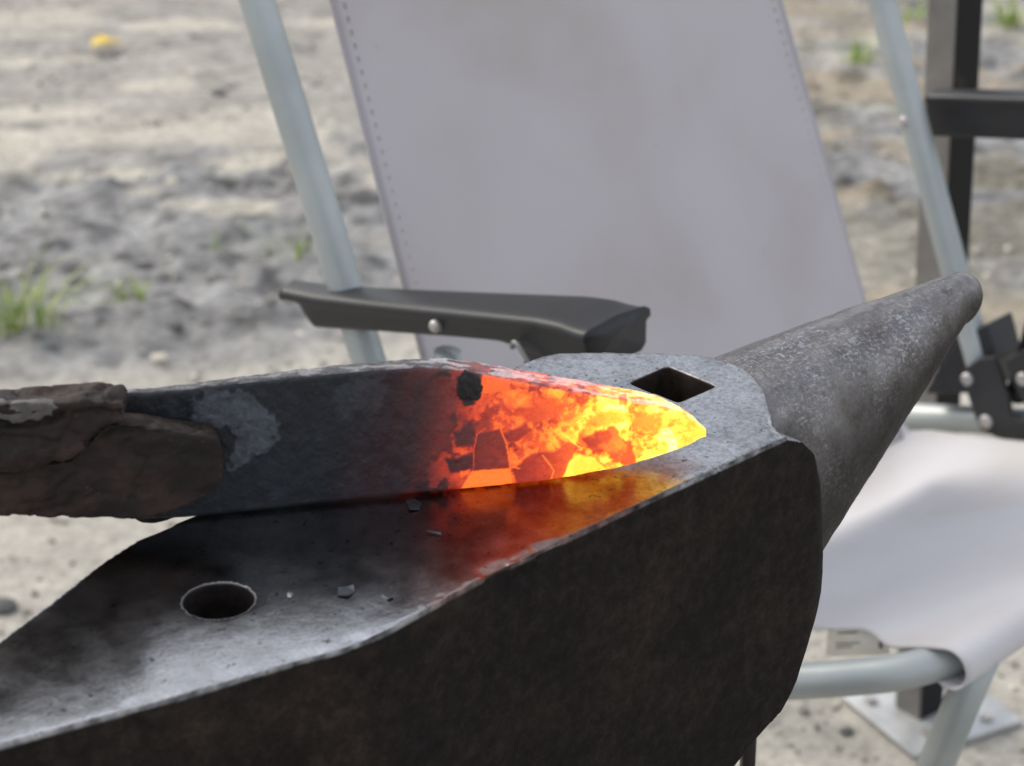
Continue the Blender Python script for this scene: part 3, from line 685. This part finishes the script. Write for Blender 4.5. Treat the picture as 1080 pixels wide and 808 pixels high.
# back fabric
def sheet(wf, path, name, mat, nu=60, nv=70, th=.0012, extra=None, r0=0, r1=1):
    P = np.array(path); d = np.r_[0, np.cumsum(np.hypot(np.diff(P[:, 0]), np.diff(P[:, 1])))]; d /= d[-1]
    V = []
    for t in np.linspace(0, 1, nv):
        g = np.interp(t, d, P[:, 0]); z = np.interp(t, d, P[:, 1]); w0, w1 = wf(t)
        for s in np.linspace(r0, r1, nu):
            gg, zz = extra(s, t, g, z) if extra else (g, z); V.append(ch(w0+(w1-w0)*s, gg, zz))
    me = grid_mesh(name, np.array(V), nv, nu); me = evalmods(me, [('SOLIDIFY', dict(thickness=th, offset=0))]); fix_normals(me)
    return link(name, me, mat, chair)
bpath = [(bg(z), z) for z in np.linspace(1.055, .36, 40)]
def bx(s, t, g, z):
    k = math.sin(math.pi*s); f = .006*math.sin(s*19+t*2)*math.exp(-((t-.8)/.4)**2)*.35
    return g-.014*k+f, z-.002*k
sheet(lambda t: (.077-.046*t, .510), bpath, 'backrest_fabric', MC, 80, 80, .0014, bx)
# hem sleeves along both edges, with stitching loops
for w0f, sg in ((lambda z: .075-.046*(1.055-z)/.695, 1), (lambda z: .512, -1)):
    p = [ch(w0f(z)+sg*.004, g, z) for g, z in bpath]
    link('backrest_hem', tube(p, .0030, 10), MHem, chair)
    me = []
    for i, z in enumerate(np.arange(.40, 1.04, .0085)):
        g = np.interp(z, [q[1] for q in bpath][::-1], [q[0] for q in bpath][::-1])
        me.append(box(ch(w0f(z)+sg*.0125, g+.002-.014*math.sin(math.pi*.03), z), (.0011, .0014, .0042), [tuple(CW), tuple(CG), (0, 0, 1)]))
    link('stitching', join_me(me), MHem, chair)
# seat
def sz(g): return .2815+.3*g
front_g = .468
sp_ = [(.05, .40), (.085, .335), (.12, sz(.12)-.004)]+[(g, sz(g)-.010*math.sin(math.pi*(g-.12)/.33)+.0095*sstep(.30, .44, g)) for g in np.linspace(.14, .44, 26)]
# wrap over the front rail
cg_, cz_ = .452, sz(.452)-.006; rr = .0143
for a in np.linspace(104, -120, 18): sp_.append((cg_+rr*math.cos(R(a)), cz_+rr*math.sin(R(a))))
def wf(t):
    g = t
    return (.207-.040*sstep(.68, .82, t)-.002*sstep(.82, .9, t)-.03*(1-sstep(0, .25, t)), .606)
def sx(s, t, g, z):
    k = math.sin(math.pi*s)**.8*math.sin(math.pi*min(1, t*1.06))
    f = .0022*math.sin(9*s+14*t)*k
    return g, z-.010*k+f*.5
sheet(wf, sp_, 'seat_fabric', MSeat, 70, 110, .0016, sx)
me = []
# frame rails
def rail(w_at_rear, pts, name): link(name, tube(smooth_path(pts, 8), .0125, 24), MT, chair)
nr = [(.0, .12), (.03, .20), (.072, .29), (.112, .353), (.135, .397), (.152, .423), (.178, .440), (.22, .4505), (.30, cg_), (.45, cg_), (.56, .449), (.60, .437), (.628, .41), (.644, .36), (.647, .28), (.647, .20), (.647, .085)]
link('seat_frame_tube', tube(smooth_path([ch(w, g, sz(g)-.006 if g > .1 else sz(g)-.004) for w, g in nr], 8), .0122, 24), MT, chair)
# legs
def legt(name, a, b, c=None):
    link(name, tube(smooth_path([ch(*a)]+([ch(*c)] if c else [])+[ch(*b)], 8), .0125, 24), MT, chair)
    link('foot_cap', tube([ch(*b), ch(b[0], b[1], b[2]-.02)], .016, 20), MB, chair)
def onW(x, y, w): 
    q = onp(x, y, N0+CW*w, CW)-N0; return (w, float(q @ CG), float(q[2]))
a = onW(1036, 690, .20); b = onW(990, 800, .20); dgz = (b[1]-a[1])/(b[2]-a[2])
legt('leg', a, (.20, b[1]-dgz*(b[2]+.07), -.07))
legt('leg', (.60, a[1], a[2]), (.60, b[1]-dgz*(b[2]+.07), -.07))
legt('leg', (.0, .12, .33), (.0, -.24, -.07)); legt('leg', (.65, .12, .31), (.65, -.26, -.07))
# armrests : a thin shelf with a deep channelled side
def armrest(wface, wback, name, prof_top, prof_bot, mirror=False):
    """lofted: stations along g; outer face at wface"""
    st = np.linspace(0, 1, 60); V = []
    gt = np.array(prof_top); gb = np.array(prof_bot)
    for t in st:
        g = gt[0, 0]+(gt[-1, 0]-gt[0, 0])*t
        ztp = np.interp(g, gt[:, 0], gt[:, 1]); zbt = min(np.interp(g, gb[:, 0], gb[:, 1]), ztp-.006)
        taper = .42+.58*t
        w0 = wface; w1 = wface+(wback-wface)*taper; sgn = 1 if wback > wface else -1
        lip = .004
        sec = [(w0+sgn*.006, zbt), (w0+sgn*.0035, zbt+.002), (w0+sgn*.0025, ztp-.010), (w0, ztp-.0075), (w0-sgn*.0005, ztp-.004), (w0+sgn*.0015, ztp-.0012), (w0+sgn*.006, ztp),
               ((w0+w1)/2, ztp+.0018), (w1-sgn*.006, ztp), (w1-sgn*.001, ztp-.003), (w1, ztp-.008), (w1-sgn*.004, ztp-.010), (w1-sgn*.004, min(zbt+.004, ztp-.011)), (w1-sgn*.008, zbt)]
        for w, z in sec: V.append(ch(w, g, z))
    me = grid_mesh(name, np.array(V), len(st), 14, True, True); me = evalmods(me, [('SUBSURF', dict(levels=1, render_levels=1))]); fix_normals(me)
    e = link('armrest', me, MB, chair); return e
wA = -.022
def gz(x, y, w=wA):
    q = onp(x, y, N0+CW*w, CW)-N0; return (float(q @ CG), float(q[2]))
ptop = [gz(*p) for p in ((294, 304), (330, 311), (400, 319), (460, 325), (520, 331), (560, 335), (585, 340), (603, 347), (617, 350))]
pbot = [gz(*p) for p in ((294, 312), (309, 318), (312, 330), (324, 349), (400, 354), (480, 360), (520, 364), (548, 374), (580, 390), (617, 397))]
la = armrest(wA, wA+.060, 'armrest', ptop, pbot)
# far arm
wB = .672
ptr = [gz(x, y, wB-.010) for x, y in ((976, 99), (1080, 102))]
m_ = (ptr[1][1]-ptr[0][1])/(ptr[1][0]-ptr[0][0]); ptr2 = [ptr[0], ptr[1], (ptr[1][0]+.10, ptr[1][1]+.03), (ptr[1][0]+.18, ptr[1][1]+.052)]
pbr = [(a, b-.040) for a, b in ptr2]; pbr[-1] = (pbr[-1][0], ptr2[-1][1]-.03)
armrest(wB-.010, wB+.048, 'armrest', ptr2, pbr)
def bolt(x, y, w, r, parent=None, wlen=.006):
    g, z = gz(x, y, w); p = ch(w, g, z); d = -CW
    m = tube([p-d*.006, p+d*.0012, p+d*.0026, p+d*.003], [r, r, r*.8, r*.3], 20)
    link('bolt', m, MBolt, parent or chair)
bolt(459, 344, wA, .0042); bolt(954, 128, .636-.0105, .0048); bolt(1020, 400, .618, .0058); bolt(1040, 445, .618, .0064)
# plastic knuckle sleeve at the foot of the far back tube, and steel link plates
def plate(poly, w, th, name, mat):
    P = [gz(x, y, w) for x, y in poly]; a = [ch(w, g, z) for g, z in P]; b = [ch(w+th, g, z) for g, z in P]; n = len(P)
    me = mesh_of(name, a+b, [tuple(range(n)), tuple(range(n, 2*n))]+[(i, (i+1) % n, n+(i+1) % n, n+i) for i in range(n)]); fix_normals(me)
    o = link(name, bevel(me, .0018, 2), mat, chair, False); return o
plate([(1010, 357), (1040, 342), (1050, 380), (1040, 415), (975, 416), (985, 395)], .630, .04, 'knuckle', MB)
plate([(1014, 398), (1018, 388), (1032, 378), (1048, 376), (1062, 415), (1066, 440), (1082, 446), (1085, 470), (1050, 462), (1034, 454), (1026, 436)], .619, .006, 'link_plate', ML)
plate([(1060, 380), (1085, 366), (1100, 366), (1105, 440), (1078, 425), (1066, 400)], .62, .03, 'arm_link', ML)
link('arm_strut', tube([ch(.64, .20, .36), ch(.655, .235, .60)], .009, 16), ML, chair)
bolt(1079, 400, .619, .006)
# near-side link bits seen under the armrest
g0, z0 = gz(566, 352, -.005); g1, z1 = gz(590, 385, -.005)
link('spring_wire', tube(smooth_path([ch(-.024, g0-.003, z0-.004), ch(-.024, g0, z0), ch(-.024, (g0+g1)/2, (z0+z1)/2), ch(-.02, g1+.02, z1-.03)], 6), .0018, 10), simple('grey_wire', (.22, .22, .21), .4, .5), chair)
link('arm_link', bevel(box(ch(.006, .245, .55), (.014, .035, .17), [tuple(CW), tuple(CG), (0, 0, 1)]), .003), ML, chair)
link('arm_strut', tube([ch(.0, .16, .60), ch(.0, .14, .34)], .009, 16), MT, chair)
# care label under the seat
lc = onp(902, 674, N0+CW*.24, CW); lab = []
def on_lab(x, y): return onp(x, y, N0+CW*.24+CG*.0, CW)-CH0
P4 = [on_lab(874, 655), on_lab(936, 650), on_lab(938, 690), on_lab(871, 692)]
me = mesh_of('care_label', P4, [(0, 1, 2, 3)]); me = evalmods(me, [('SOLIDIFY', dict(thickness=.0006, offset=0))]); link('care_label', me, simple('label_cloth', (.85, .84, .79), .8), chair)
me = []
for (x0, x1, y0) in ((884, 912, 664), (884, 905, 668), (882, 908, 679), (882, 900, 683)):
    a, b = on_lab(x0, y0), on_lab(x1, y0-1); off = -CW*.0012; d = np.array([0, 0, .0009])
    me.append(mesh_of('t', [a+off, b+off, b+off+d, a+off+d], [(0, 1, 2, 3)]))
a = [on_lab(*p)-CW*.0012 for p in ((928, 668), (932, 669), (932, 684), (928, 683))]
me.append(mesh_of('t', a, [(0, 1, 2, 3)]))
link('label_print', join_me(me), simple('label_ink', (.08, .09, .08), .8), chair)

# ------------------------------------------------------------------ steel post on its base plate
pb = pz(969, 752, 0); post = empty('steel_post', (pb[0], pb[1], 0)); tag(post, 'square dark steel post bolted to a base plate behind the chair', 'post')
ang = R(38); c_, s_ = math.cos(ang), math.sin(ang); AX = [(c_, s_, 0), (-s_, c_, 0), (0, 0, 1)]
lean = np.array([-.020/.70, 0, 1.])
me = box((0, 0, 1.1), (.0325, .0325, 2.2), AX); c = getco(me); c[:, 0] += c[:, 2]*lean[0]; setco(me, c)
M = NM('painted_post'); MPost = M.put(Base_Color=M.mix(M.ramp(M.noise(25, 5, .7), [(.62, 0.0), (.72, .4)]), (.010, .010, .011), (.08, .06, .04)), Roughness=.6, Specular_IOR_Level=.22)
M.bump(M.noise(60, 5), .2, .001)
po = link('post_tube', bevel(me, .002, 2), MPost, post, False)
M = NM('lit_dusty_post_side'); lit_dusty = M.put(Base_Color=M.ramp(M.noise(18, 5, .65), [(.3, (.12, .115, .105)), (.7, (.21, .2, .185))]), Roughness=.75)
po.data.materials.append(lit_dusty)
for p_ in po.data.polygons:                      # left side: light from the left put into a paler colour, plus dust
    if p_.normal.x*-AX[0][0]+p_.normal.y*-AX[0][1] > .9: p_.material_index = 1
me = bevel(box((-.008+.02, .0, .003), (.125, .115, .006), [(math.cos(R(28)), math.sin(R(28)), 0), (-math.sin(R(28)), math.cos(R(28)), 0), (0, 0, 1)]), .001)
link('base_plate', me, simple('zinc_plate', (.42, .43, .43), .5, .5, .3, 30, .3, .001), post)
for dx, dy in ((.035, .035), (-.045, .01), (.06, -.02), (.0, -.045)):
    link('plate_bolt', tube([(dx, dy, .004), (dx, dy, .011)], .006, 6), MBolt, post, False)

# ------------------------------------------------------------------ light
SUN_EL, SUN_AZ = R(44), R(-55)          # azimuth measured from +Y towards +X: the sun stands behind the chair, to the left
world = bpy.data.worlds.new('World'); SC.world = world; world.use_nodes = True; nt = world.node_tree
sky = nt.nodes.new('ShaderNodeTexSky'); sky.sky_type = 'NISHITA'; sky.sun_disc = False; sky.sun_elevation = SUN_EL; sky.sun_rotation = SUN_AZ
sky.air_density = 1.0; sky.dust_density = 4.0; sky.ozone_density = 1.0
bgn = nt.nodes['Background']; bgn.inputs[1].default_value = .12
# thin bright cloud cover over the sky
tcw = nt.nodes.new('ShaderNodeTexCoord'); nzw = nt.nodes.new('ShaderNodeTexNoise'); nzw.inputs['Scale'].default_value = 2.2; nzw.inputs['Detail'].default_value = 5; nt.links.new(tcw.outputs['Generated'], nzw.inputs['Vector'])
rpw = nt.nodes.new('ShaderNodeValToRGB'); rpw.color_ramp.elements[0].position = .35; rpw.color_ramp.elements[0].color = (.45, .45, .45, 1); rpw.color_ramp.elements[1].position = .65; rpw.color_ramp.elements[1].color = (.9, .9, .9, 1); nt.links.new(nzw.outputs['Fac'], rpw.inputs[0])
mxw = nt.nodes.new('ShaderNodeMix'); mxw.data_type = 'RGBA'; nt.links.new(rpw.outputs[0], mxw.inputs[0]); nt.links.new(sky.outputs[0], mxw.inputs[6]); mxw.inputs[7].default_value = (6.1, 6.3, 6.8, 1)
nt.links.new(mxw.outputs[2], bgn.inputs[0])
sd = bpy.data.lights.new('sun', 'SUN'); sd.energy = 1.5; sd.angle = R(30); sd.color = (1, .93, .82)
so = bpy.data.objects.new('sun', sd); COL.objects.link(so)
dirv = Vector((math.sin(SUN_AZ)*math.cos(SUN_EL), math.cos(SUN_AZ)*math.cos(SUN_EL), math.sin(SUN_EL)))
so.rotation_euler = dirv.to_track_quat('Z', 'Y').to_euler(); so.location = dirv*8

# ------------------------------------------------------------------ camera
cd = bpy.data.cameras.new('camera'); cam = bpy.data.objects.new('camera', cd); COL.objects.link(cam); SC.camera = cam
cd.sensor_width = 36; cd.lens = 36*F/1080; cam.location = tuple(CAM); cam.rotation_euler = (math.pi/2-PITCH, 0, 0)
cd.clip_start = .02; cd.clip_end = 300
cd.dof.use_dof = True; cd.dof.focus_distance = .985; cd.dof.aperture_fstop = (cd.lens/1000)/.0065
cd.dof.aperture_fstop = cd.lens/5.6
SC.view_settings.view_transform = 'Standard'; SC.view_settings.look = 'None'; SC.view_settings.exposure = 0.68; SC.view_settings.gamma = 1
